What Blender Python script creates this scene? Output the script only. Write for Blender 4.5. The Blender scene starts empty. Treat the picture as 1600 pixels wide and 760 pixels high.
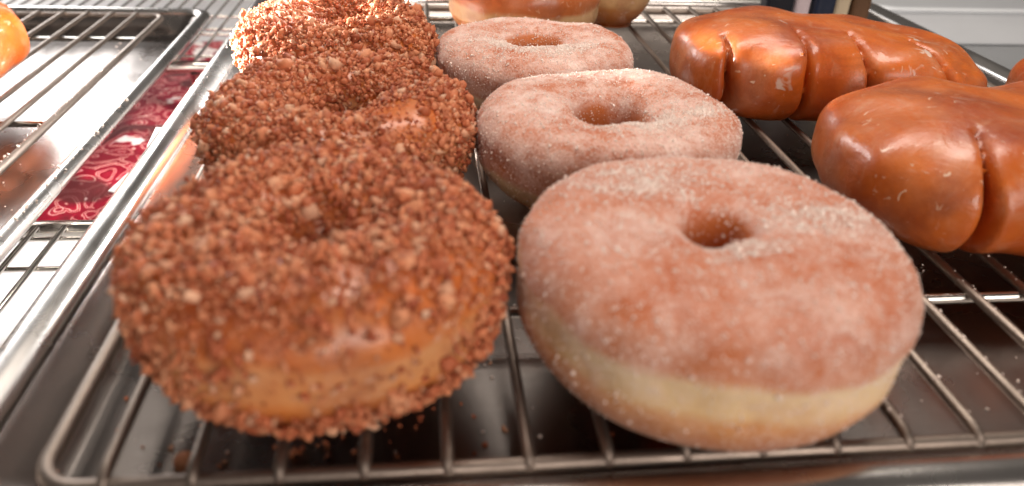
import bpy, math, random
import numpy as np
from mathutils import Matrix, Vector, noise

random.seed(7)
rng = np.random.default_rng(11)
scene = bpy.context.scene
col = scene.collection

# ------------------------------------------------------------------ camera
CAM_H = 0.17
right = Vector((0.99348906, -0.10638231, 0.04077125))
up = Vector((0.01986978, 0.51418116, 0.85745141))
back = Vector((-0.11218147, -0.85105848, 0.51294715))
cd = bpy.data.cameras.new('camera')
cam = bpy.data.objects.new('camera', cd)
col.objects.link(cam)
m = Matrix((right, up, back)).transposed().to_4x4()
m.translation = Vector((0, 0, CAM_H))
cam.matrix_world = m
cd.sensor_width = 36.0
cd.lens = 27.0
cd.clip_start = 0.01
cd.clip_end = 50.0
cd.dof.use_dof = True
cd.dof.focus_distance = 0.44
cd.dof.aperture_fstop = 7.0
scene.camera = cam

# ------------------------------------------------------------------ world and lamps
world = bpy.data.worlds.new('World')
scene.world = world
world.use_nodes = True
bg = world.node_tree.nodes['Background']
bg.inputs[0].default_value = (1.0, 0.90, 0.82, 1)
bg.inputs[1].default_value = 0.08


def area(name, loc, target, size, size_y, power, color):
    ld = bpy.data.lights.new(name, 'AREA')
    ld.shape = 'RECTANGLE'
    ld.size, ld.size_y = size, size_y
    ld.energy = power
    ld.color = color
    o = bpy.data.objects.new(name, ld)
    col.objects.link(o)
    o.location = loc
    o.rotation_euler = (Vector(target) - Vector(loc)).to_track_quat('-Z', 'Y').to_euler()
    return o


area('case_lamp', (0.10, 0.66, 0.82), (0.08, 0.42, 0), 0.9, 0.30, 7.0, (1.0, 0.91, 0.82))
area('window_behind_case', (-0.95, 1.60, 0.36), (-0.1, 0.45, 0.0), 0.7, 0.4, 9.0, (1.0, 0.98, 0.97))
area('shop_window', (0.36, -0.75, 0.46), (0.05, 0.25, 0.02), 0.9, 0.6, 8.6, (1.0, 0.89, 0.81))  # added soft fill from the camera side
area('lower_shelf_lamp', (0.0, 0.56, -0.112), (-0.30, 0.60, -0.15), 0.04, 0.6, 14.0, (1.0, 0.97, 0.95))  # added light hidden under the riser, brightens cloth and paper

ld = bpy.data.lights.new('case_spotlight', 'SPOT')  # added spot that whitens one side of the far crumb doughnut
ld.energy, ld.color, ld.shadow_soft_size = 420.0, (1.0, 0.96, 0.92), 0.03
ld.spot_size, ld.spot_blend = math.radians(9), 0.5
so = bpy.data.objects.new('case_spotlight', ld)
col.objects.link(so)
so.location = (-0.70, 0.60, 0.10)
so.rotation_euler = (Vector((-0.125, 0.468, 0.02)) - so.location).to_track_quat('-Z', 'Y').to_euler()

scene.view_settings.view_transform = 'Standard'
scene.view_settings.look = 'None'
scene.view_settings.exposure = 0.25
scene.view_settings.gamma = 1.0
scene.view_settings.use_curve_mapping = False
scene.render.engine = 'CYCLES'


# ------------------------------------------------------------------ helpers
def mesh_np(name, v, f, smooth=True):
    """mesh from an (n,3) array and an (m,k) array of equal-sized faces, or a list of faces"""
    me = bpy.data.meshes.new(name)
    v = np.asarray(v, np.float32)
    if isinstance(f, np.ndarray):
        k = f.shape[1]
        me.vertices.add(len(v))
        me.vertices.foreach_set('co', v.ravel())
        me.loops.add(f.size)
        me.loops.foreach_set('vertex_index', f.astype(np.int32).ravel())
        me.polygons.add(len(f))
        me.polygons.foreach_set('loop_start', np.arange(0, f.size, k, dtype=np.int32))
        me.update(calc_edges=True)
        me.validate()
    else:
        me.from_pydata([tuple(p) for p in v], [], f)
        me.update()
    me.polygons.foreach_set('use_smooth', [smooth] * len(me.polygons))
    return me


def obj(name, me, mat, parent=None, loc=(0, 0, 0), rz=0.0):
    o = bpy.data.objects.new(name, me)
    col.objects.link(o)
    o.location = loc
    o.rotation_euler = (0, 0, rz)
    if me is not None and mat is not None and not me.materials:
        me.materials.append(mat)
    o.parent = parent
    return o


def tag(o, label=None, cat=None, group=None, kind=None):
    if label: o['label'] = label
    if cat: o['category'] = cat
    if group: o['group'] = group
    if kind: o['kind'] = kind
    return o


def empty(name, loc=(0, 0, 0), rz=0.0):
    o = bpy.data.objects.new(name, None)
    o.empty_display_size = 0.02
    col.objects.link(o)
    o.location = loc
    o.rotation_euler = (0, 0, rz)
    return o


def tube(pts, r, n=10, closed=False):
    pts = [Vector(p) for p in pts]
    N = len(pts)
    V, F = [], []
    prev = None
    for i, p in enumerate(pts):
        if closed:
            t = (pts[(i + 1) % N] - pts[i - 1]).normalized()
        else:
            t = (pts[min(i + 1, N - 1)] - pts[max(i - 1, 0)]).normalized()
        if prev is None:
            ref = Vector((0, 0, 1)) if abs(t.z) < 0.9 else Vector((1, 0, 0))
            a = t.cross(ref).normalized()
        else:
            a = (prev - t * prev.dot(t)).normalized()
        prev = a
        b = t.cross(a)
        for j in range(n):
            w = 2 * math.pi * j / n
            V.append(p + (a * math.cos(w) + b * math.sin(w)) * r)
    for i in range(N if closed else N - 1):
        k = (i + 1) % N
        for j in range(n):
            l = (j + 1) % n
            F.append((i * n + j, k * n + j, k * n + l, i * n + l))
    if not closed:
        F.append(tuple(range(n))[::-1])
        F.append(tuple((N - 1) * n + j for j in range(n)))
    return V, F


def tube_mesh(name, pts, r, n=10, closed=False):
    V, F = tube(pts, r, n, closed)
    return mesh_np(name, V, [tuple(reversed(f)) for f in F])


def rrect(x0, x1, y0, y1, r, n=8):
    """rounded rectangle outline, counter-clockwise"""
    P = []
    for cx, cy, a0 in ((x1 - r, y1 - r, 0), (x0 + r, y1 - r, 90), (x0 + r, y0 + r, 180), (x1 - r, y0 + r, 270)):
        for i in range(n + 1):
            a = math.radians(a0 + 90 * i / n)
            P.append((cx + r * math.cos(a), cy + r * math.sin(a)))
    return P


def loft(rings, cap_first=False, cap_last=False):
    """rings of equal point count -> verts, faces"""
    n = len(rings[0])
    V = [p for r in rings for p in r]
    F = []
    for i in range(len(rings) - 1):
        for j in range(n):
            k = (j + 1) % n
            F.append((i * n + j, i * n + k, (i + 1) * n + k, (i + 1) * n + j))
    if cap_first: F.append(tuple(range(n))[::-1])
    if cap_last: F.append(tuple((len(rings) - 1) * n + j for j in range(n)))
    return V, F


# ------------------------------------------------------------------ materials
def mat(name):
    mt = bpy.data.materials.new(name)
    mt.use_nodes = True
    nt = mt.node_tree
    return mt, nt, nt.nodes['Principled BSDF']


def N(nt, typ, **kw):
    n = nt.nodes.new(typ)
    for k, v in kw.items():
        if k in n.inputs:
            n.inputs[k].default_value = v
        else:
            setattr(n, k, v)
    return n


def L(nt, a, b):
    nt.links.new(a, b)


def ramp(nt, src, stops, interp='LINEAR'):
    r = nt.nodes.new('ShaderNodeValToRGB')
    cr = r.color_ramp
    cr.interpolation = interp
    while len(cr.elements) < len(stops):
        cr.elements.new(0.5)
    for e, (p, c) in zip(cr.elements, stops):
        e.position = p
        e.color = c if len(c) == 4 else (*c, 1)
    L(nt, src, r.inputs[0])
    return r


def g(v):
    return (v, v, v, 1)


def mixc(nt, fac, a, b, blend='MIX'):
    mx = nt.nodes.new('ShaderNodeMix')
    mx.data_type = 'RGBA'
    mx.blend_type = blend
    if hasattr(fac, 'links'): L(nt, fac, mx.inputs[0])
    else: mx.inputs[0].default_value = fac
    for s, i in ((a, 6), (b, 7)):
        if hasattr(s, 'links'): L(nt, s, mx.inputs[i])
        else: mx.inputs[i].default_value = (*s, 1) if len(s) == 3 else s
    return mx.outputs[2]


def math_(nt, op, a, b=0.0):
    n = nt.nodes.new('ShaderNodeMath')
    n.operation = op
    for s, i in ((a, 0), (b, 1)):
        if hasattr(s, 'links'): L(nt, s, n.inputs[i])
        else: n.inputs[i].default_value = s
    return n.outputs[0]


def coords(nt, scale=None):
    tc = nt.nodes.new('ShaderNodeTexCoord')
    if scale is None:
        return tc.outputs['Object']
    mp = nt.nodes.new('ShaderNodeMapping')
    mp.inputs['Scale'].default_value = scale
    L(nt, tc.outputs['Object'], mp.inputs[0])
    return mp.outputs[0]


def tex(nt, co, scale, detail=4.0, rough=0.55, dist=0.0):
    n = N(nt, 'ShaderNodeTexNoise', Scale=scale, Detail=detail, Roughness=rough, Distortion=dist)
    L(nt, co, n.inputs['Vector'])
    return n.outputs['Fac']


def bump(nt, p, h, strength, dist, prev=None):
    b = N(nt, 'ShaderNodeBump', Strength=strength, Distance=dist)
    L(nt, h, b.inputs['Height'])
    if prev is not None:
        L(nt, prev.outputs[0], b.inputs['Normal'])
    L(nt, b.outputs[0], p.inputs['Normal'])
    return b


def steel(name, base, r0, r1, brushed=(60, 60, 60), smudge=0.25, scratch=0.12):
    mt, nt, p = mat(name)
    co = coords(nt)
    n1 = tex(nt, co, 14, 6, 0.6, 0.6)
    n2 = tex(nt, coords(nt, brushed), 9, 3, 0.6)
    p.inputs['Metallic'].default_value = 1.0
    dark = tuple(c * (1 - smudge) for c in base)
    r = ramp(nt, n1, [(0.30, dark), (0.62, base)])
    L(nt, r.outputs[0], p.inputs['Base Color'])
    rr = ramp(nt, n1, [(0.3, g(r1)), (0.7, g(r0))])
    L(nt, rr.outputs[0], p.inputs['Roughness'])
    bump(nt, p, n2, scratch, 0.0006)
    return mt


M_PAN = steel('baked_steel', (0.33, 0.295, 0.275), 0.20, 0.36, (8, 120, 60))
M_RIM = steel('rim_steel', (0.66, 0.63, 0.60), 0.18, 0.34, (40, 10, 60), 0.2, 0.08)
M_WIRE = steel('rack_wire', (0.36, 0.295, 0.25), 0.36, 0.6, (60, 60, 60), 0.35, 0.25)
M_CHROME = steel('shelf_chrome', (0.70, 0.67, 0.62), 0.14, 0.26, (60, 60, 60), 0.15, 0.05)


def plain(name, c, rough=0.6, nscale=40, var=0.12, bumpd=0.0005, spec=0.4):
    mt, nt, p = mat(name)
    co = coords(nt)
    n1 = tex(nt, co, nscale, 5)
    lo = tuple(x * (1 - var) for x in c)
    hi = tuple(min(1, x * (1 + var)) for x in c)
    L(nt, ramp(nt, n1, [(0.3, lo), (0.7, hi)]).outputs[0], p.inputs['Base Color'])
    p.inputs['Roughness'].default_value = rough
    p.inputs['Specular IOR Level'].default_value = spec
    bump(nt, p, n1, 0.3, bumpd)
    return mt


def dough_color(nt, co, H, shift=0.0):
    """fried dough: brown base, pale proof line, golden brown top, by height in the thing itself"""
    sx = nt.nodes.new('ShaderNodeSeparateXYZ')
    L(nt, co, sx.inputs[0])
    zf = math_(nt, 'ADD', math_(nt, 'DIVIDE', sx.outputs[2], H), shift)
    wob = tex(nt, co, 22, 3, 0.5)
    zf = math_(nt, 'ADD', zf, math_(nt, 'MULTIPLY', math_(nt, 'SUBTRACT', wob, 0.5), 0.26))
    r = ramp(nt, zf, [(0.06, (0.34, 0.10, 0.026)), (0.30, (0.50, 0.165, 0.036)), (0.43, (0.64, 0.27, 0.07)), (0.50, (0.80, 0.54, 0.25)),
                      (0.67, (0.82, 0.60, 0.32)), (0.73, (0.55, 0.165, 0.045)), (0.92, (0.50, 0.125, 0.034))])
    blot = tex(nt, co, 55, 5, 0.6)
    c = mixc(nt, ramp(nt, blot, [(0.42, g(0)), (0.72, g(0.5))]).outputs[0], r.outputs[0], (0.36, 0.07, 0.018))
    return c, sx.outputs[2]


def sss(p, w, s=0.004):
    p.inputs['Subsurface Weight'].default_value = w
    p.inputs['Subsurface Scale'].default_value = s
    p.inputs['Subsurface Radius'].default_value = (1.0, 0.42, 0.2)


def sugar_dough(name, H, amount, rh=0.012, shift=0.0):
    mt, nt, p = mat(name)
    co = coords(nt)
    c, z = dough_color(nt, co, H, shift)
    fine = tex(nt, co, 900, 3, 0.7)
    mid = tex(nt, co, 130, 5, 0.65, 0.4)
    big = tex(nt, co, 26, 4, 0.6, 0.5)
    s = math_(nt, 'ADD', math_(nt, 'MULTIPLY', mid, 0.95), math_(nt, 'MULTIPLY', big, 1.0))
    s = math_(nt, 'ADD', s, math_(nt, 'MULTIPLY', math_(nt, 'SUBTRACT', fine, 0.5), 0.75))
    s = math_(nt, 'MULTIPLY', s, 0.6)
    mask = ramp(nt, s, [(0.44, g(0.03)), (0.60, g(amount * 0.6)), (0.80, g(min(1, amount + 0.3)))])
    sp = nt.nodes.new('ShaderNodeSeparateXYZ'); L(nt, co, sp.inputs[0])
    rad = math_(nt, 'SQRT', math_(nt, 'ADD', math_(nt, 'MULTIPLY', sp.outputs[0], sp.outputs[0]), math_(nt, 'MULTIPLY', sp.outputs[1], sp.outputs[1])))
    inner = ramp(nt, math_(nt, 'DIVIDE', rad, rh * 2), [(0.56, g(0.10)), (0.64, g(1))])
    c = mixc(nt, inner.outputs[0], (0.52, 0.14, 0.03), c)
    msk = math_(nt, 'MULTIPLY', mask.outputs[0], inner.outputs[0])
    msk = math_(nt, 'MULTIPLY', msk, ramp(nt, math_(nt, 'DIVIDE', z, H), [(0.25, g(0.40)), (0.72, g(1))]).outputs[0])
    c2 = mixc(nt, msk, c, (0.88, 0.68, 0.60))
    L(nt, c2, p.inputs['Base Color'])
    p.inputs['Roughness'].default_value = 0.72
    p.inputs['Specular IOR Level'].default_value = 0.25
    p.inputs['Sheen Weight'].default_value = 0.12
    p.inputs['Sheen Roughness'].default_value = 0.5
    sss(p, 0.15)
    b = bump(nt, p, mid, 0.45, 0.0018)
    bump(nt, p, fine, 0.5, 0.0006, b)
    return mt


def glazed(name, c_lo, c_hi, H=None, white=0.6, rough=0.2, doughy=0.75, shift=0.0, cloud=0.0):
    mt, nt, p = mat(name)
    co = coords(nt)
    n1 = tex(nt, co, 20, 4, 0.5, 0.5)
    n2 = tex(nt, co, 120, 4, 0.6, 0.8)
    base = ramp(nt, n1, [(0.32, c_lo), (0.68, c_hi)]).outputs[0]
    if H:
        c, z = dough_color(nt, co, H, shift)
        base = mixc(nt, doughy, base, c)
    if cloud:
        cl = tex(nt, co, 30, 5, 0.6, 1.0)
        base = mixc(nt, ramp(nt, cl, [(0.46, g(0)), (0.72, g(cloud))]).outputs[0], base, (0.56, 0.27, 0.15))
        stk = tex(nt, coords(nt, (1.0, 1.0, 0.4)), 95, 4, 0.6, 0.7)
        base = mixc(nt, ramp(nt, stk, [(0.55, g(0)), (0.72, g(cloud * 0.9))]).outputs[0], base, (0.66, 0.36, 0.22))
        dk = tex(nt, coords(nt, (1.0, 1.0, 1.6)), 24, 5, 0.6, 0.4)
        base = mixc(nt, ramp(nt, dk, [(0.50, g(0)), (0.74, g(0.65))]).outputs[0], base, (0.22, 0.030, 0.009))
    if cloud:
        spk = math_(nt, 'MULTIPLY', ramp(nt, tex(nt, co, 210, 2, 0.5, 0.8), [(0.66, g(0)), (0.72, g(1))]).outputs[0],
                    ramp(nt, tex(nt, co, 28, 2), [(0.42, g(0)), (0.6, g(0.8))]).outputs[0])
        base = mixc(nt, spk, base, (0.80, 0.56, 0.40))
    fl = tex(nt, co, 70, 3, 0.5, 1.2)
    fl2 = tex(nt, co, 16, 2, 0.5)
    fm = math_(nt, 'MULTIPLY', ramp(nt, fl, [(0.64, g(0)), (0.70, g(1))]).outputs[0],
               ramp(nt, fl2, [(0.48, g(0)), (0.62, g(white))]).outputs[0])
    L(nt, mixc(nt, fm, base, (0.80, 0.66, 0.56)), p.inputs['Base Color'])
    p.inputs['Roughness'].default_value = 0.42
    L(nt, ramp(nt, tex(nt, co, 34, 5, 0.65, 0.8), [(0.36, g(0.15)), (0.66, g(0.85))]).outputs[0], p.inputs['Coat Weight'])
    L(nt, ramp(nt, tex(nt, co, 38, 4, 0.6, 0.5), [(0.35, g(rough * 0.6)), (0.68, g(rough + 0.30))]).outputs[0], p.inputs['Coat Roughness'])
    p.inputs['Coat IOR'].default_value = 1.45
    sss(p, 0.12)
    wr = tex(nt, co, 45, 5, 0.55, 0.6)
    b = bump(nt, p, wr, 0.30, 0.003)
    bump(nt, p, n2, 0.25, 0.0012, b)
    L(nt, b.outputs[0], p.inputs['Coat Normal'])
    return mt


def crumb_mat(name):
    mt, nt, p = mat(name)
    geo = nt.nodes.new('ShaderNodeNewGeometry')
    r = ramp(nt, geo.outputs['Random Per Island'],
             [(0.0, (0.33, 0.068, 0.030)), (0.25, (0.55, 0.150, 0.064)), (0.6, (0.72, 0.250, 0.116)), (0.86, (0.84, 0.39, 0.21)), (1.0, (0.86, 0.56, 0.38))])
    zone = tex(nt, coords(nt), 38, 4, 0.6)
    n1 = tex(nt, coords(nt), 700, 4, 0.6)
    c = mixc(nt, math_(nt, 'MULTIPLY', n1, 0.4), r.outputs[0], (0.34, 0.085, 0.026))
    c = mixc(nt, ramp(nt, zone, [(0.36, g(0.5)), (0.52, g(0))]).outputs[0], c, (0.30, 0.065, 0.02))
    c = mixc(nt, ramp(nt, zone, [(0.52, g(0)), (0.70, g(0.45))]).outputs[0], c, (0.66, 0.30, 0.15))
    L(nt, c, p.inputs['Base Color'])
    p.inputs['Roughness'].default_value = 0.62
    p.inputs['Specular IOR Level'].default_value = 0.35
    bump(nt, p, n1, 0.6, 0.0008)
    return mt


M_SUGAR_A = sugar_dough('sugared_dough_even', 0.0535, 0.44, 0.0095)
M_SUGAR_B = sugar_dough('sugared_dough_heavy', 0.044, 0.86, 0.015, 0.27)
M_GRAIN = plain('sugar_grain', (0.84, 0.70, 0.62), 0.35, 300, 0.08)
M_CRUMB = crumb_mat('cake_crumb')
M_CRUMBDOUGH = glazed('glazed_dough', (0.56, 0.12, 0.022), (0.74, 0.23, 0.045), H=0.054, white=0.35, rough=0.2, doughy=0.34, cloud=0.35)
M_CLAW = glazed('claw_glaze', (0.40, 0.068, 0.008), (0.70, 0.170, 0.016), white=0.8, rough=0.13, cloud=0.38)
M_RING = glazed('ring_glaze', (0.50, 0.14, 0.03), (0.62, 0.21, 0.05), H=0.052, white=0.35, rough=0.18, shift=0.10, cloud=0.2)
M_DECK = plain('pale_deck', (0.62, 0.60, 0.60), 0.5, 6, 0.06)
M_PANEL = plain('grey_panel', (0.36, 0.37, 0.38), 0.35, 8, 0.06)
M_PALE = plain('pale_enamel', (0.90, 0.93, 0.96), 0.35, 8, 0.04)  # bright light on the metal tray put into this pale colour
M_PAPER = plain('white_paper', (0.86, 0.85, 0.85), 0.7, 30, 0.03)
M_BLACK = plain('black_card', (0.012, 0.014, 0.022), 0.4)
M_NAVY = plain('navy_card', (0.02, 0.03, 0.06), 0.4)
M_PINK = plain('pink_card', (0.78, 0.66, 0.70), 0.6)
M_CREAM = plain('cream_card', (0.72, 0.60, 0.42), 0.7)
M_BROWN = plain('brown_paper', (0.16, 0.085, 0.045), 0.8, 20, 0.3)


def paisley():
    mt, nt, p = mat('paisley_cloth')
    co = coords(nt)
    w = N(nt, 'ShaderNodeTexNoise', Scale=22.0, Detail=2.0, Distortion=0.3)
    L(nt, co, w.inputs['Vector'])
    off = nt.nodes.new('ShaderNodeVectorMath'); off.operation = 'SCALE'
    L(nt, w.outputs['Color'], off.inputs[0]); off.inputs['Scale'].default_value = 0.045
    ad = nt.nodes.new('ShaderNodeVectorMath'); ad.operation = 'ADD'
    L(nt, co, ad.inputs[0]); L(nt, off.outputs[0], ad.inputs[1])
    vo = N(nt, 'ShaderNodeTexVoronoi', Scale=36.0); L(nt, ad.outputs[0], vo.inputs['Vector'])
    rings = math_(nt, 'SINE', math_(nt, 'MULTIPLY', vo.outputs['Distance'], 21.0))
    r = ramp(nt, rings, [(0.0, (0.28, 0.006, 0.022)), (0.52, (0.50, 0.014, 0.044)), (0.60, (0.80, 0.40, 0.36)), (0.80, (0.86, 0.62, 0.52)), (0.9, (0.42, 0.01, 0.035))])
    dk = tex(nt, co, 13, 2)
    c = mixc(nt, ramp(nt, dk, [(0.50, g(0)), (0.56, g(0.9))]).outputs[0], r.outputs[0], (0.09, 0.02, 0.02))
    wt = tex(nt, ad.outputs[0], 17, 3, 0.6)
    c = mixc(nt, ramp(nt, wt, [(0.61, g(0)), (0.64, g(1))]).outputs[0], c, (0.86, 0.78, 0.74))  # white patches are light streaks painted into the cloth colour
    L(nt, c, p.inputs['Base Color'])
    p.inputs['Roughness'].default_value = 0.75
    p.inputs['Specular IOR Level'].default_value = 0.2
    bump(nt, p, tex(nt, co, 900, 2), 0.3, 0.0004)
    return mt


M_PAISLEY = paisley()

# ------------------------------------------------------------------ setting
Z_DECK, Z_SHELF = -0.1520, -0.0775


def box_mesh(name, x0, x1, y0, y1, z0, z1, bev=0.0):
    if bev:
        rings = [[(x, y, z0) for x, y in rrect(x0, x1, y0, y1, bev, 4)],
                 [(x, y, z1 - bev * 0.5) for x, y in rrect(x0, x1, y0, y1, bev, 4)],
                 [(x, y, z1) for x, y in rrect(x0 + bev * .5, x1 - bev * .5, y0 + bev * .5, y1 - bev * .5, bev, 4)]]
    else:
        rings = [[(x0, y0, z), (x1, y0, z), (x1, y1, z), (x0, y1, z)] for z in (z0, z1)]
    V, F = loft(rings, True, True)
    return mesh_np(name, V, F, False)


tag(obj('shelf_deck', box_mesh('shelf_deck', -1.6, 1.6, 0.02, 2.6, Z_DECK - 0.02, Z_DECK), M_DECK), kind='structure')
tag(obj('counter_panel', box_mesh('counter_panel', 0.475, 1.5, 0.30, 2.2, Z_DECK + 0.0005, Z_SHELF, 0.004), M_PANEL), kind='structure')


def wire_shelf(x0, x1, y0, y1, step, crosses, post_xy, label):
    t = empty('wire_shelf', (x0, y0, Z_SHELF))
    r = 0.0016
    w, d = x1 - x0, y1 - y0
    me = tube_mesh('wire', [(0, 0.0, -r), (0, d * 0.5, -r), (0, d, -r)], r, 8)
    n = int(w / step)
    for i in range(1, n):
        obj('wire', me, M_CHROME, t, (i * step, 0, 0))
    cm = tube_mesh('cross_wire', [(0, 0, -3 * r), (w * .5, 0, -3 * r), (w, 0, -3 * r)], r, 8)
    for c in crosses:
        obj('cross_wire', cm, M_CHROME, t, (0, c - y0, 0))
    em = tube_mesh('edge_tube', [(0, 0, 0), (w * .5, 0, 0), (w, 0, 0)], 0.006, 14)
    obj('edge_tube', em, M_CHROME, t, (0, d + 0.0045, -0.0062))
    obj('edge_tube', em, M_CHROME, t, (0, -0.0045, -0.0062))
    pm = tube_mesh('post', [(0, 0, Z_DECK - Z_SHELF), (0, 0, -0.05), (0, 0, -0.004)], 0.0055, 14)
    for px, py in post_xy:
        obj('post', pm, M_CHROME, t, (px - x0, py - y0, -0.008))
    return tag(t, label, 'shelf', 'chrome wire shelves')


wire_shelf(-0.62, 0.45, 0.12, 0.444, 0.0165, [0.16, 0.24, 0.32, 0.40, 0.4345],
           [(-0.60, 0.1155), (0.43, 0.1155), (-0.60, 0.4485), (0.43, 0.4485)], 'chrome wire shelf section with white paper on the deck below it')
wire_shelf(-0.62, 0.45, 0.775, 1.35, 0.0165, [0.80, 0.88, 0.90, 0.955, 1.05, 1.15, 1.25, 1.33],
           [(-0.60, 0.7705), (0.43, 0.7705), (-0.2235, 0.7705), (-0.60, 1.3545), (0.43, 1.3545)], 'chrome wire shelf with a round tube edge past the red paisley cloth')

# paper under the wire shelf and the patterned cloth
tag(obj('paper_sheet', box_mesh('paper_sheet', -0.75, -0.10, 0.16, 0.572, Z_DECK + 0.0005, Z_DECK + 0.0012), M_PAPER),
    'sheet of plain white paper lying under the wire shelf', 'paper')


def cloth():
    nx, ny = 70, 60
    X = np.linspace(-0.62, -0.06, nx); Y = np.linspace(0.578, 1.06, ny)
    V = []
    for y in Y:
        for x in X:
            z = 0.007 + 0.009 * noise.noise(Vector((x * 9, y * 16, 2))) + 0.0015 * noise.noise(Vector((x * 30, y * 30, 5)))
            V.append((x, y + 0.006 * noise.noise(Vector((x * 8, 0, 3))), Z_DECK + max(0.0012, z)))
    F = [(j * nx + i, j * nx + i + 1, (j + 1) * nx + i + 1, (j + 1) * nx + i) for j in range(ny - 1) for i in range(nx - 1)]
    top = len(V)
    V2 = V + [(x, y, Z_DECK + 0.0004) for x, y, z in V]
    F2 = F + [tuple(top + k for k in reversed(f)) for f in F]
    edge = [i for i in range(nx)] + [j * nx + nx - 1 for j in range(1, ny)] + [(ny - 1) * nx + i for i in range(nx - 2, -1, -1)] + [j * nx for j in range(ny - 2, 0, -1)]
    for a, b in zip(edge, edge[1:] + edge[:1]):
        F2.append((b, a, top + a, top + b))
    return mesh_np('patterned_cloth', V2, F2)


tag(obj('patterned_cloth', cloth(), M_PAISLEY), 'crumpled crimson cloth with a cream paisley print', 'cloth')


# ------------------------------------------------------------------ pans and racks
def sheet_pan(x0, x1, y0, y1, z_rim, depth, label, rad=0.022, slope=0.012, bead=0.0062, mrim=None, group='baking trays'):
    """outer rim rectangle; floor inside; rolled rim"""
    t = empty('sheet_pan', ((x0 + x1) / 2, (y0 + y1) / 2, z_rim - depth))
    ox, oy, oz = t.location
    zf = 0.0
    zr = depth

    def ring(ins, z, r):
        return [(x - ox, y - oy, z) for x, y in rrect(x0 + ins, x1 - ins, y0 + ins, y1 - ins, max(0.004, r - ins * 0.35), 8)]
    fi = 2 * bead + slope + 0.006
    # floor
    th = 0.0010
    V, F = loft([ring(fi, zf, rad), ring(fi, zf + th, rad)], True, True)
    fl = obj('pan_floor', mesh_np('pan_floor', V, F, False), M_PAN, t)
    # wall (both faces), with the bend at its foot
    inn = [ring(fi, zf + th, rad), ring(fi - 0.003, zf + th + 0.0006, rad), ring(fi - 0.0055, zf + th + 0.003, rad),
           ring(2 * bead + 0.001, zr - bead * 1.2, rad), ring(2 * bead - 0.002, zr - bead * 0.6, rad)]
    out = [ring(2 * bead - 0.003, zr - bead * 0.6, rad), ring(2 * bead, zr - bead * 1.2, rad), ring(fi - 0.0065, zf + 0.0025, rad),
           ring(fi - 0.003, zf, rad), ring(fi, zf, rad)]
    V, F = loft(inn + out)
    obj('wall', mesh_np('wall', V, F), M_PAN, t)
    # rolled bead
    rings = []
    for k in range(14):
        a = 2 * math.pi * k / 14
        rings.append(ring(bead - bead * math.cos(a), zr - bead * 0.75 + bead * 0.75 * math.sin(a), rad))
    rings.append(rings[0])
    V, F = loft(rings)
    obj('rim', mesh_np('rim', V, F), mrim or M_RIM, t)
    return tag(t, label, 'baking tray', group)


def wire_rack(x0, x1, y0, y1, z_top, step, first, crosses, label, rail=0.0028, rb=0.0020):
    t = empty('wire_rack', (x0, y0, z_top))
    w, d = x1 - x0, y1 - y0
    zr = -rb * 2 - rail + 0.0014
    pts = [(x, y, zr) for x, y in rrect(0, w, 0, d, 0.012, 6)]
    obj('frame', tube_mesh('frame', pts, rail, 12, True), M_WIRE, t)
    P = [(0, -0.0015, -rb - 0.0036), (0, -0.0004, -rb - 0.0016), (0, 0.002, -rb - 0.0003), (0, 0.006, -rb), (0, d * .5, -rb),
         (0, d - 0.006, -rb), (0, d - 0.002, -rb - 0.0003), (0, d + 0.0004, -rb - 0.0016), (0, d + 0.0015, -rb - 0.0036)]
    bm = tube_mesh('bar', P, rb, 8)
    x = first - x0
    while x < w - 0.008:
        obj('bar', bm, M_WIRE, t, (x, 0, 0))
        x += step
    for c in crosses:
        cm = tube_mesh('cross_rod', [(0.002, 0, zr), (w * .5, 0, zr), (w - 0.002, 0, zr)], rail * 0.8, 12)
        obj('cross_rod', cm, M_CHROME, t, (0, c - y0, 0))
    return tag(t, label, 'cooling rack', 'wire cooling racks')


# main tray, the inverted deep pan that lifts it, and its rack
main_pan = sheet_pan(-0.146, 0.447, 0.139, 0.742, 0.0005, 0.0235, 'steel sheet pan holding the crumb, sugared and clawed pastries', bead=0.0080)
wire_rack(-0.1105, 0.4115, 0.1615, 0.700, 0.0, 0.0242, -0.0915, [0.2395, 0.455, 0.664], 'wire cooling rack under the crumb and sugared doughnuts')


def riser():
    x0, x1, y0, y1 = -0.163, 0.452, 0.262, 0.80
    t = empty('inverted_pan', ((x0 + x1) / 2, (y0 + y1) / 2, Z_SHELF + 0.0003))
    ox, oy, _ = t.location
    H = -0.0235 - (Z_SHELF + 0.0003)

    def ring(ins, z, r):
        return [(x - ox, y - oy, z) for x, y in rrect(x0 + ins, x1 - ins, y0 + ins, y1 - ins, r, 10)]
    rings = [ring(-0.006, 0.006, 0.034), ring(-0.005, 0.012, 0.034), ring(-0.001, H - 0.006, 0.03), ring(0.0005, H - 0.0025, 0.03), ring(0.003, H - 0.0006, 0.028), ring(0.006, H, 0.026), ring(0.03, H, 0.01)]
    V, F = loft(rings, False, True)
    obj('body', mesh_np('body', V, F), M_PAN, t)
    b = 0.004
    rr = []
    for k in range(12):
        a = 2 * math.pi * k / 12
        rr.append(ring(-0.0085 - b * math.cos(a), b + b * math.sin(a), 0.036))
    rr.append(rr[0])
    V, F = loft(rr)
    obj('rim', mesh_np('rim', V, F), M_RIM, t)
    return tag(t, 'upturned steel pan wedged under the doughnut tray as a riser', 'pan')


riser()

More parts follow.
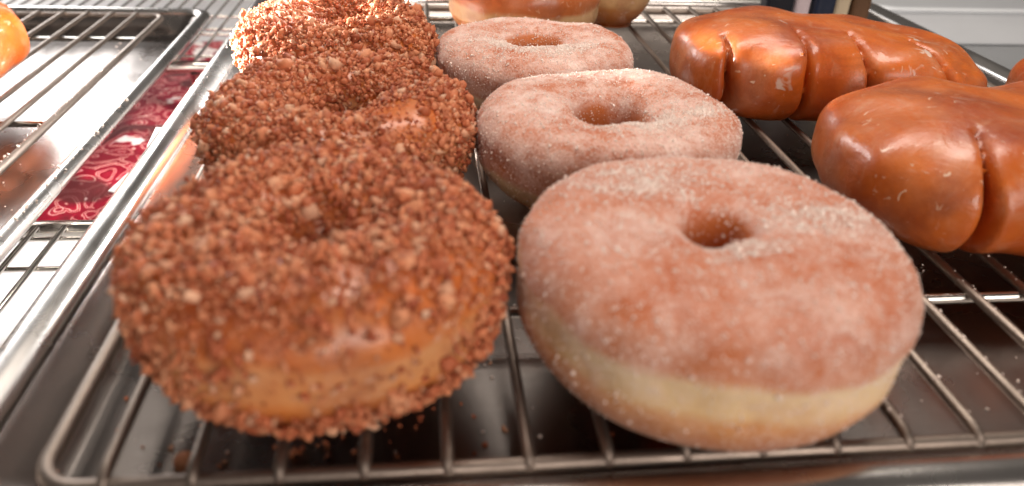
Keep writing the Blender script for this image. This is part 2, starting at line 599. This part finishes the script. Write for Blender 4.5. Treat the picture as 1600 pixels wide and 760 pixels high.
left_pan = sheet_pan(-0.82, -0.222, 0.22, 0.872, -0.0505, 0.0255, 'steel sheet pan next to the red paisley cloth, holding one folded pastry')
wire_rack(-0.79, -0.268, 0.262, 0.846, -0.0485, 0.0242, -0.7765, [0.34, 0.55, 0.76], 'wire cooling rack beside the paisley cloth, with bare bars and sugar flakes')
far_pan = sheet_pan(0.545, 1.15, 0.885, 1.35, -0.043, 0.0340, 'pale bluish white empty tray on the grey counter panel', rad=0.03, slope=-0.045, bead=0.004, mrim=M_PALE)  # wall slope flipped, shaped to catch light from above
for c in far_pan.children:
    c.data.materials[0] = M_PALE


# ------------------------------------------------------------------ doughnuts
def fbm(p, s, seed):
    return noise.noise(Vector((p[0] * s + seed, p[1] * s - seed * 0.7, p[2] * s + seed * 0.3)))


def donut_np(R, rh, H, seed, nu=150, nv=72, n=2.5, n_in=2.6, dip=0.10, under=0.010, lump=0.0016, tilt=(0, 0), squash=0.0):
    """ring of risen dough: superellipse section, waist at the proof line, uneven outline"""
    V = np.zeros((nu * nv, 3))
    for i in range(nu):
        a = 2 * math.pi * i / nu
        ca, sa = math.cos(a), math.sin(a)
        Ra = R * (1 + 0.022 * noise.noise(Vector((ca * 1.3 + seed, sa * 1.3, 0.2))) + squash * math.cos(2 * a))
        ra = rh * (1 + 0.28 * noise.noise(Vector((ca * 1.1 + seed, sa * 1.1, 7.2))))
        Ha = H * (1 + 0.05 * noise.noise(Vector((ca + seed, sa, 3.3))))
        rc, w = (Ra + ra) / 2, (Ra - ra) / 2
        for j in range(nv):
            b = 2 * math.pi * j / nv
            c, s = math.cos(b), math.sin(b)
            e = 2 / (n if c > 0 else n_in)
            pr = rc + w * math.copysign(abs(c) ** e, c)
            pz = Ha / 2 + Ha / 2 * math.copysign(abs(s) ** e, s)
            f = pz / Ha
            if c > 0:                                    # outside: slight waist, undercut foot
                pr -= 0.0016 * math.exp(-((f - 0.52) / 0.10) ** 2)
                pr -= under * max(0, 0.45 - f) / 0.45
                pz += 0.0015 * math.exp(-((f - 0.6) / 0.2) ** 2)
            if s > 0:                                    # the top slopes gently down to the hole
                q = (pr - ra) / max(1e-6, Ra - ra)
                pz -= H * dip * math.exp(-(q / 0.28) ** 2)
            V[i * nv + j] = (pr * ca, pr * sa, pz)
    for k in range(len(V)):
        p = V[k]
        dsp = lump * fbm(p, 28, seed) + lump * 0.5 * fbm(p, 75, seed + 3)
        rad = math.hypot(p[0], p[1])
        V[k] = p * (1 + dsp / max(rad, 0.03))
        V[k, 2] = p[2] + dsp * 0.5
    V[:, 2] += tilt[0] * V[:, 0] + tilt[1] * V[:, 1]
    V[:, 2] -= V[:, 2].min()
    I, J = np.meshgrid(np.arange(nu), np.arange(nv), indexing='ij')
    I2, J2 = (I + 1) % nu, (J + 1) % nv
    F = np.stack([I * nv + J, I2 * nv + J, I2 * nv + J2, I * nv + J2], -1).reshape(-1, 4)
    return V, F


def sample(V, F, n, weight=None):
    """random surface points and normals on a quad mesh"""
    T = np.concatenate([F[:, [0, 1, 2]], F[:, [0, 2, 3]]])
    A, B, C = V[T[:, 0]], V[T[:, 1]], V[T[:, 2]]
    nr = np.cross(B - A, C - A)
    ar = np.linalg.norm(nr, axis=1)
    nr = nr / np.maximum(ar, 1e-12)[:, None]
    w = ar.copy()
    if weight is not None:
        w = w * weight((A + B + C) / 3, nr)
    k = rng.choice(len(T), n, p=w / w.sum())
    u, v = rng.random(n), rng.random(n)
    fl = u + v > 1
    u[fl], v[fl] = 1 - u[fl], 1 - v[fl]
    return A[k] + (B - A)[k] * u[:, None] + (C - A)[k] * v[:, None], nr[k]


def ico(sub):
    import bmesh
    bm = bmesh.new()
    bmesh.ops.create_icosphere(bm, subdivisions=sub, radius=1.0)
    V = np.array([v.co for v in bm.verts]); F = np.array([[v.index for v in f.verts] for f in bm.faces])
    bm.free()
    return V, F


ICO1, ICO2 = ico(1), ico(2)
OCT = (np.array([(1, 0, 0), (0, 1, 0), (-1, 0, 0), (0, -1, 0), (0, 0, 1), (0, 0, -1)], float),
       np.array([(0, 1, 4), (1, 2, 4), (2, 3, 4), (3, 0, 4), (1, 0, 5), (2, 1, 5), (3, 2, 5), (0, 3, 5)]))


def scatter(P, sizes, base, jitter, flat=(0.55, 1.0)):
    """many jittered copies of a small solid, one mesh"""
    bv, bf = base
    n, k = len(P), len(bv)
    q = rng.normal(size=(n, 4)); q /= np.linalg.norm(q, axis=1)[:, None]
    w, x, y, z = q.T
    Rm = np.stack([1 - 2 * (y * y + z * z), 2 * (x * y - z * w), 2 * (x * z + y * w),
                   2 * (x * y + z * w), 1 - 2 * (x * x + z * z), 2 * (y * z - x * w),
                   2 * (x * z - y * w), 2 * (y * z + x * w), 1 - 2 * (x * x + y * y)], -1).reshape(n, 3, 3)
    sc = rng.uniform(flat[0], flat[1], (n, 1, 3)) * sizes[:, None, None]
    vv = bv[None] * (1 + jitter * rng.normal(size=(n, k, 1))) * sc
    vv = np.einsum('nij,nkj->nki', Rm, vv) + P[:, None, :]
    ff = bf[None] + (np.arange(n) * k)[:, None, None]
    return vv.reshape(-1, 3), ff.reshape(-1, bf.shape[1])


def nz(P, s, seed):
    return np.array([noise.noise(Vector((p[0] * s + seed, p[1] * s, p[2] * s - seed))) for p in P])


def crumb_donut(loc, R, H, seed, label, rh=0.009, bare=None, n1=5200, n2=900, tilt=(0, 0), squash=0.0):
    t = empty('crumb_doughnut', loc)
    V, F = donut_np(R - 0.0032, rh, H - 0.0042, seed, tilt=tilt, squash=squash)
    obj('dough', mesh_np('dough', V, F), M_CRUMBDOUGH, t)

    def wt(P, nr):
        f = P[:, 2] / H
        w = np.where(f > 0.5, 1.0, 0.8) * np.where(f < 0.05, 0.25, 1.0)
        return w
    P, nr = sample(V, F, n1 + n2, wt)
    keep = np.ones(len(P), bool)
    cov = nz(P, 34, seed)
    cov2 = nz(P, 90, seed + 5)
    prob = np.clip(1.15 + 0.9 * cov + 0.4 * cov2, 0.35, 1)
    if bare:
        for (ang, half, f0, f1, dens) in bare:
            a = np.arctan2(P[:, 1], P[:, 0]) - math.radians(ang)
            a = np.abs((a + math.pi) % (2 * math.pi) - math.pi)
            f = P[:, 2] / H
            m1 = np.clip(1 - a / math.radians(half), 0, 1) * 2.2
            fm = (f0 + f1) / 2
            m2 = np.clip(1 - np.abs(f - fm) / ((f1 - f0) / 2), 0, 1) * 2.2
            k = np.clip(np.minimum(m1, m2) + 0.6 * cov2 * (np.minimum(m1, m2) > 0), 0, 1)
            prob = prob * (1 - k * (1 - dens))
    keep = rng.random(len(P)) < prob
    P, nr = P[keep], nr[keep]
    n_all = len(P)
    clump = np.clip(nz(P, 210, seed + 2) + 0.15, 0, 0.8) * 0.0030 + np.clip(nz(P, 420, seed + 8), 0, 1) * 0.0012
    P = P + nr * clump[:, None]
    nb = int(n_all * n2 / (n1 + n2))
    nm = int(n_all * 0.30)
    s0 = np.clip(rng.lognormal(math.log(0.00052), 0.40, n_all - nb - nm), 0.00025, 0.0014)
    s1 = np.clip(rng.lognormal(math.log(0.00076), 0.45, nm), 0.0003, 0.0020)
    s2 = np.clip(rng.lognormal(math.log(0.00145), 0.28, nb), 0.0009, 0.0024)
    Va, Fa = scatter(P[nb:nb + nm] + nr[nb:nb + nm] * (s1 * rng.uniform(0.0, 0.9, nm))[:, None], s1, ICO1, 0.24, (0.35, 1.7))
    Vb, Fb = scatter(P[:nb] + nr[:nb] * (s2 * rng.uniform(0.1, 0.6, nb))[:, None], s2, ICO2, 0.26, (0.3, 1.6))
    Vc, Fc = scatter(P[nb + nm:] + nr[nb + nm:] * (s0 * rng.uniform(0.0, 1.8, len(s0)))[:, None], s0, OCT, 0.32, (0.4, 1.8))
    Va, Fa = np.concatenate([Va, Vc]), np.concatenate([Fa, Fc + len(Va)])
    VV = np.concatenate([Va, Vb]); FF = np.concatenate([Fa, Fb + len(Va)])
    VV[:, 2] = np.maximum(VV[:, 2], 0.0002)
    me = mesh_np('crumb_coating', VV, FF)
    tag(obj('crumb_coating', me, M_CRUMB, t), kind='stuff')
    return tag(t, label, 'doughnut', 'crumb-coated doughnuts')


def sugar_donut(loc, R, H, seed, label, mt, rh=0.012, n=15000, heavy=None, tilt=(0, 0), squash=0.0, rz=0.0, dip=0.1, n_=2.7, n_in=3.0, under=0.008):
    t = empty('sugared_doughnut', loc, rz)
    V, F = donut_np(R, rh, H, seed, tilt=tilt, squash=squash, lump=0.0013, n=n_, n_in=n_in, dip=dip, under=under)
    obj('dough', mesh_np('dough', V, F), mt, t)

    def wt(P, nr):
        f = P[:, 2] / H
        w = (0.25 + 0.75 * np.clip((f - 0.2) / 0.5, 0, 1)) * 0.35 + 0.9 * np.clip((f - 0.1) / 0.5, 0.2, 1) * np.clip(nz(P, 40, seed) + 0.45, 0, 1.2) + 0.5 * np.clip(nr[:, 2], 0, 1)
        if heavy is not None:
            for hx, hy, hr, hw in heavy:
                w = w + hw * np.exp(-(((P[:, 0] - hx) ** 2 + (P[:, 1] - hy) ** 2) / hr ** 2)) * (nr[:, 2] > 0.2)
        return w
    P, nr = sample(V, F, n, wt)
    s = np.clip(rng.lognormal(math.log(0.00028), 0.42, n), 0.00014, 0.0010)
    for hx, hy, hr, hw in heavy or []:                    # drifts of loose sugar
        k = int(420 * hw)
        P2, n2_ = sample(V, F, k, lambda Q, q: np.exp(-(((Q[:, 0] - hx) / (hr * 1.2)) ** 2 + ((Q[:, 1] - hy) / (hr * 0.6)) ** 2)) * (q[:, 2] > 0.15) * np.clip(0.5 + 1.6 * nz(Q, 120, seed), 0, 2))
        P, nr = np.concatenate([P, P2]), np.concatenate([nr, n2_])
        s = np.concatenate([s, np.clip(rng.lognormal(math.log(0.00040), 0.4, k), 0.0002, 0.0012)])
    VV, FF = scatter(P + nr * (s * 0.2)[:, None], s, OCT, 0.15, (0.6, 1.2))
    VV[:, 2] = np.maximum(VV[:, 2], 0.0001)
    tag(obj('sugar_coating', mesh_np('sugar_coating', VV, FF, False), M_GRAIN, t), kind='stuff')
    return tag(t, label, 'doughnut', 'sugared doughnuts')


crumb_donut((-0.0333, 0.2155, 0), 0.0622, 0.0575, 1.7, 'crumb doughnut beside the round-holed sugared one, bare orange glaze on its side', rh=0.0065,
            bare=[(-88, 70, 0.25, 0.88, 0.40), (-74, 40, 0.34, 0.74, 0.25), (-55, 45, 0.55, 0.98, 0.55)], n1=27000, n2=900)
crumb_donut((-0.0370, 0.3370, 0), 0.0640, 0.0530, 5.2, 'crumb doughnut squeezed between two other crumb doughnuts, smooth glazed spot on top', rh=0.010,
            bare=[(-47, 20, 0.80, 1.1, 0.15), (-25, 40, 0.25, 0.6, 0.4)], n1=25000, n2=800)
crumb_donut((-0.0490, 0.4560, 0), 0.0600, 0.0560, 9.1, 'crumb doughnut ending its row near the glazed rings, white glare on one side', rh=0.006, n1=22000, n2=700)

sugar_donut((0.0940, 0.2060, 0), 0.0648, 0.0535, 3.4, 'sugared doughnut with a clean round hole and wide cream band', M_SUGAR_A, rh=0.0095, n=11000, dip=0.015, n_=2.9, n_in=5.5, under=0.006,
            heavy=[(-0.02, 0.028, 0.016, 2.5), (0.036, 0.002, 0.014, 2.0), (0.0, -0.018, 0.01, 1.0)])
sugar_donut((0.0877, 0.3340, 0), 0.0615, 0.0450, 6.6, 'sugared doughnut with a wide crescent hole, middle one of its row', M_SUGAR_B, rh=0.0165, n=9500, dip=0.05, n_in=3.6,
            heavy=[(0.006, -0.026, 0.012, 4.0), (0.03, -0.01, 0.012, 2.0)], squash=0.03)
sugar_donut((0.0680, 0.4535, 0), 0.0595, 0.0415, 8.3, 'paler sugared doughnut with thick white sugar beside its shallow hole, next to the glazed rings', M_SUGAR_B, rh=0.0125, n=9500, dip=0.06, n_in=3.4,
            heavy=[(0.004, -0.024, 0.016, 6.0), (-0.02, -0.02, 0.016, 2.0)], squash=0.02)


def glazed_ring(loc, R, H, seed, label, rh=0.014):
    t = empty('glazed_doughnut', loc)
    V, F = donut_np(R, rh, H, seed, lump=0.0016)
    d_ = obj('dough', mesh_np('dough', V, F), M_RING, t)
    return tag(t, label, 'doughnut', 'plain glazed ring doughnuts')


glazed_ring((0.0780, 0.5920, 0), 0.0580, 0.0520, 2.1, 'wide glazed ring doughnut directly behind the sugared row')
glazed_ring((0.1580, 0.6420, 0), 0.0345, 0.0500, 4.4, 'small glazed doughnut tucked behind the wide ring, cream band above a brown base', rh=0.006)


# ------------------------------------------------------------------ bear claws from a distance field
def surface_nets(fn, lo, hi, step):
    n = [int(math.ceil((hi[k] - lo[k]) / step)) + 1 for k in range(3)]
    ax = [lo[k] + step * np.arange(n[k]) for k in range(3)]
    G = np.stack(np.meshgrid(*ax, indexing='ij'), -1)
    D = fn(G.reshape(-1, 3)).reshape(n)
    S = D < 0
    c = [(i, j, k) for i in (0, 1) for j in (0, 1) for k in (0, 1)]
    cs = [S[i:n[0] - 1 + i, j:n[1] - 1 + j, k:n[2] - 1 + k] for i, j, k in c]
    tot = sum(x.astype(int) for x in cs)
    act = (tot > 0) & (tot < 8)
    idx = -np.ones(act.shape, int)
    idx[act] = np.arange(act.sum())
    I = np.argwhere(act)
    V = np.array(lo) + (I + 0.5) * step
    F = []
    for a in range(3):
        sl0 = [slice(None)] * 3; sl1 = [slice(None)] * 3
        sl0[a] = slice(0, n[a] - 1); sl1[a] = slice(1, n[a])
        ch = S[tuple(sl0)] != S[tuple(sl1)]
        E = np.argwhere(ch)
        b, d = (a + 1) % 3, (a + 2) % 3
        ok = (E[:, b] > 0) & (E[:, b] < n[b] - 1) & (E[:, d] > 0) & (E[:, d] < n[d] - 1)
        E = E[ok]
        q = []
        for ob, od in ((-1, -1), (0, -1), (0, 0), (-1, 0)):
            C = E.copy(); C[:, b] += ob; C[:, d] += od
            q.append(idx[C[:, 0], C[:, 1], C[:, 2]])
        Q = np.stack(q, -1)
        ins = S[E[:, 0], E[:, 1], E[:, 2]]
        Q[~ins] = Q[~ins][:, ::-1]
        F.append(Q)
    F = np.concatenate(F)
    e = step * 0.4
    for it in range(5):
        d0 = fn(V)
        gr = np.stack([fn(V + np.eye(3)[k] * e) - fn(V - np.eye(3)[k] * e) for k in range(3)], -1) / (2 * e)
        g2 = np.maximum((gr ** 2).sum(1), 0.05)
        stp = -(d0 / g2)[:, None] * gr
        ln = np.linalg.norm(stp, axis=1)
        V = V + stp * np.minimum(1, step * 0.6 / np.maximum(ln, 1e-9))[:, None]
    return V, F


def smin(a, b, k):
    h = np.clip(0.5 + 0.5 * (b - a) / k, 0, 1)
    return b * (1 - h) + a * h - k * h * (1 - h)


def ellip(P, c, r, rot=0.0):
    Q = P - np.array(c)
    ca, sa = math.cos(rot), math.sin(rot)
    Q = np.stack([Q[:, 0] * ca + Q[:, 1] * sa, -Q[:, 0] * sa + Q[:, 1] * ca, Q[:, 2]], -1)
    r = np.array(r)
    # superellipsoid-like box of roundness for a risen-dough cross section
    xy = (np.abs(Q[:, 0] / r[0]) ** 2.3 + np.abs(Q[:, 1] / r[1]) ** 2.3) ** (1 / 2.3)
    k0 = (xy ** 3.0 + np.abs(Q[:, 2] / r[2]) ** 3.0) ** (1 / 3.0)
    return (k0 - 1) * r.min() * 0.9


def smax(a, b, k):
    return -smin(-a, -b, k)


def claw(loc, spine, cuts, H, label, rz=0.0, step=0.0020, seed=0.0, mt=None):
    """spine: list of (x, y, rx, ry, h); cuts: list of (x, y_end, half_width, lean) slits running in from the front"""
    def fn(P):
        b = None
        for x, y, rx, ry, h in spine:
            e = ellip(P, (x, y, h * 0.50), (rx, ry, h * 0.50))
            b = e if b is None else smin(b, e, 0.020)
        w = 0.0011 * np.sin(P[:, 0] * 95 + seed + 1.3 * np.sin(P[:, 1] * 80)) * np.cos(P[:, 1] * 70 + P[:, 2] * 60 + seed * 2)
        d_ = b + w
        for x, ye, hw, lean in cuts:
            xc = x + lean * (P[:, 1] - ye) + 0.0012 * np.sin(P[:, 2] * 160 + x * 300)
            dep = np.clip((ye - P[:, 1]) / 0.035, -1, 1.6)
            low = np.clip((H - P[:, 2]) / H, 0, 1)
            wid = np.where(dep > 0, hw * dep * (0.35 + 0.9 * low) - 0.0002, dep * 0.03)
            gap = np.abs(xc - P[:, 0]) - wid
            d_ = smax(d_, -gap * 0.9, 0.0042)
        return np.maximum(d_, -P[:, 2] + 0.0001)
    A = np.array([[x - rx, y - ry, x + rx, y + ry] for x, y, rx, ry, *_ in spine])
    lo = (A[:, 0].min() - 0.012, A[:, 1].min() - 0.012, -0.006)
    hi = (A[:, 2].max() + 0.012, A[:, 3].max() + 0.012, H + 0.012)
    V, F = surface_nets(fn, lo, hi, step)
    V[:, 2] -= V[:, 2].min()
    o = obj('bear_claw', mesh_np('bear_claw', V, F), mt or M_CLAW, None, loc, rz)
    return tag(o, label, 'bear claw', 'glazed bear claws')


claw((0.246, 0.458, 0),
     [(-0.048, 0.004, 0.038, 0.046, 0.048), (-0.012, 0.004, 0.042, 0.046, 0.0455), (0.035, 0.002, 0.045, 0.044, 0.0445), (0.066, -0.016, 0.032, 0.040, 0.037)],
     [(-0.0655, -0.016, 0.0036, 0.05), (-0.0235, -0.020, 0.0018, 0.0), (0.0120, -0.020, 0.0017, -0.1), (0.050, -0.020, 0.0018, -0.3)],
     0.055, 'amber glazed bear claw with five toes, next to the two glazed rings', seed=0.4)
claw((0.264, 0.322, 0),
     [(-0.030, -0.014, 0.045, 0.056, 0.051), (0.030, -0.016, 0.055, 0.058, 0.049), (0.085, -0.012, 0.045, 0.054, 0.047)],
     [(-0.0290, -0.040, 0.0030, 0.28), (0.010, -0.036, 0.0016, 0.0), (0.060, -0.032, 0.0014, 0.0)],
     0.062, 'fat smooth amber glazed bear claw beside the sugared doughnut with the round hole', seed=2.0)
claw((0.428 - 0.012, 0.418, 0),
     [(-0.02, 0.0, 0.026, 0.028, 0.034), (-0.008, 0.0, 0.026, 0.028, 0.034)],
     [(-0.015, 0.0, 0.0012, 0.0)],
     0.055, 'dark red glazed pastry end just showing behind the fat bear claw', seed=5.0)

# pastry on the other tray
claw((-0.348, 0.630, -0.0485),
     [(-0.02, 0.01, 0.05, 0.048, 0.055), (-0.05, 0.0, 0.05, 0.048, 0.052)],
     [(-0.022, 0.01, 0.0016, -0.5), (0.004, 0.02, 0.001, -0.3)],
     0.058, 'reddish folded glazed pastry alone on the rack beside the paisley cloth', seed=7.7)

# ------------------------------------------------------------------ small things
# white slips standing in for bright highlights on the riser edge
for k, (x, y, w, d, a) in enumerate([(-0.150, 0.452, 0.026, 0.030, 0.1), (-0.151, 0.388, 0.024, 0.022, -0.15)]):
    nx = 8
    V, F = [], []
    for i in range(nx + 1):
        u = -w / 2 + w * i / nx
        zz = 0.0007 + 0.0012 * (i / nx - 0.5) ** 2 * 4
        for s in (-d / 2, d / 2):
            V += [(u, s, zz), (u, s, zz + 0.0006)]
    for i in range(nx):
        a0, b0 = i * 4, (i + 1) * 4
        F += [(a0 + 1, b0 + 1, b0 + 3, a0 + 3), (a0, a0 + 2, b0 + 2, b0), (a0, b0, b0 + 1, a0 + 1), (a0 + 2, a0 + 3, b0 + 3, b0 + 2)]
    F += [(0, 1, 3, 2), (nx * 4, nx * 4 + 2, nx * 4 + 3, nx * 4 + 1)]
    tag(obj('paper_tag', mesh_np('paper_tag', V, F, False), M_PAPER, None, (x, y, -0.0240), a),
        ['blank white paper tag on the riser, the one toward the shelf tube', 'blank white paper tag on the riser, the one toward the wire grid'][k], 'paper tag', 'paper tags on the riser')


def flecks(name, P, lo, hi, mt, label, base=ICO1):
    P = np.array(P)
    s = np.clip(rng.lognormal(math.log((lo * hi) ** 0.5), 0.45, len(P)), lo, hi)
    P[:, 2] += s * 0.45
    VV, FF = scatter(P, s, base, 0.25, (0.4, 1.2))
    tag(obj(name, mesh_np(name, VV, FF, False), mt), label, 'crumbs', kind='stuff')


P = []
for i in range(800):
    P.append((rng.uniform(-0.10, 0.40), rng.uniform(0.17, 0.70), -0.0218))
for i in range(150):                                      # caught on the bars at the right of the front rail
    b = -0.0915 + 0.0242 * rng.integers(9, 15)
    P.append((b + rng.normal(0, 0.0008), rng.uniform(0.165, 0.28), -0.0004))
for i in range(70):
    P.append((-0.140 + rng.normal(0, 0.0012), rng.uniform(0.2, 0.6), -0.0003))
flecks('sugar_flecks', P, 0.0002, 0.0008, M_GRAIN, 'white sugar flecks strewn over the doughnut tray and its bars')
P = []
for i in range(170):
    P.append((rng.uniform(-0.48, -0.25), rng.uniform(0.35, 0.83), -0.0742))
for i in range(70):
    P.append((-0.268 + rng.normal(0, 0.0012), rng.uniform(0.42, 0.72), -0.0505))
for i in range(50):
    P.append((-0.2275 + rng.normal(0, 0.0014), rng.uniform(0.35, 0.6), -0.0508))
flecks('sugar_flakes', P, 0.0003, 0.0012, M_GRAIN, 'white glaze flakes strewn over the tray beside the paisley cloth')
P = [(rng.normal(-0.04, 0.045), rng.uniform(0.166, 0.26), -0.0218) for i in range(150)]
flecks('fallen_crumbs', P, 0.0004, 0.0017, M_CRUMB, 'brown crumbs fallen on the pan in front of the crumb doughnut', ICO2)
VV, FF = scatter(np.array([(0, 0, 0.002)]), np.array([0.0042]), ICO2, 0.06, (0.8, 1.1))
VV[:, 2] = np.maximum(VV[:, 2], 0) - max(0, VV[:, 2].min())
tag(obj('cake_chunk', mesh_np('cake_chunk', VV, FF, False), M_CRUMB, None, (-0.078, 0.1845, -0.0224)),
    'lone brown cake chunk between two bars near the rack corner', 'crumb')

# things on the counter panel and shelf beyond
def carton(x, y, w, d, hgt, mt, name, label, cat, z=Z_SHELF, rz=0.0):
    me = box_mesh(name, -w / 2, w / 2, -d / 2, d / 2, 0, hgt, 0.004)
    return tag(obj(name, me, mt, None, (x, y, z + 0.0003), rz), label, cat, 'goods beyond the trays')


carton(0.318, 0.672, 0.026, 0.018, 0.052, M_BLACK, 'carton', 'small black carton on the rack behind the five-toed claw', 'carton', z=0.0)
carton(0.3405, 0.674, 0.015, 0.016, 0.050, M_PINK, 'carton', 'small pale pink carton between two dark ones', 'carton', z=0.0)
carton(0.3595, 0.670, 0.019, 0.018, 0.052, M_NAVY, 'carton', 'small navy carton beside the pale pink one', 'carton', z=0.0)
carton(0.3785, 0.676, 0.015, 0.018, 0.050, M_CREAM, 'paper_bag', 'small cream paper packet leaning beside the navy carton', 'packet', z=0.0, rz=0.1)
carton(0.3960, 0.672, 0.016, 0.018, 0.050, M_BROWN, 'paper_bag', 'small brown paper packet at the corner of the tray', 'packet', z=0.0, rz=-0.12)
carton(0.93, 1.46, 0.60, 0.05, 0.14, M_BROWN, 'cardboard_box', 'long brown cardboard box standing behind the pale tray', 'box')
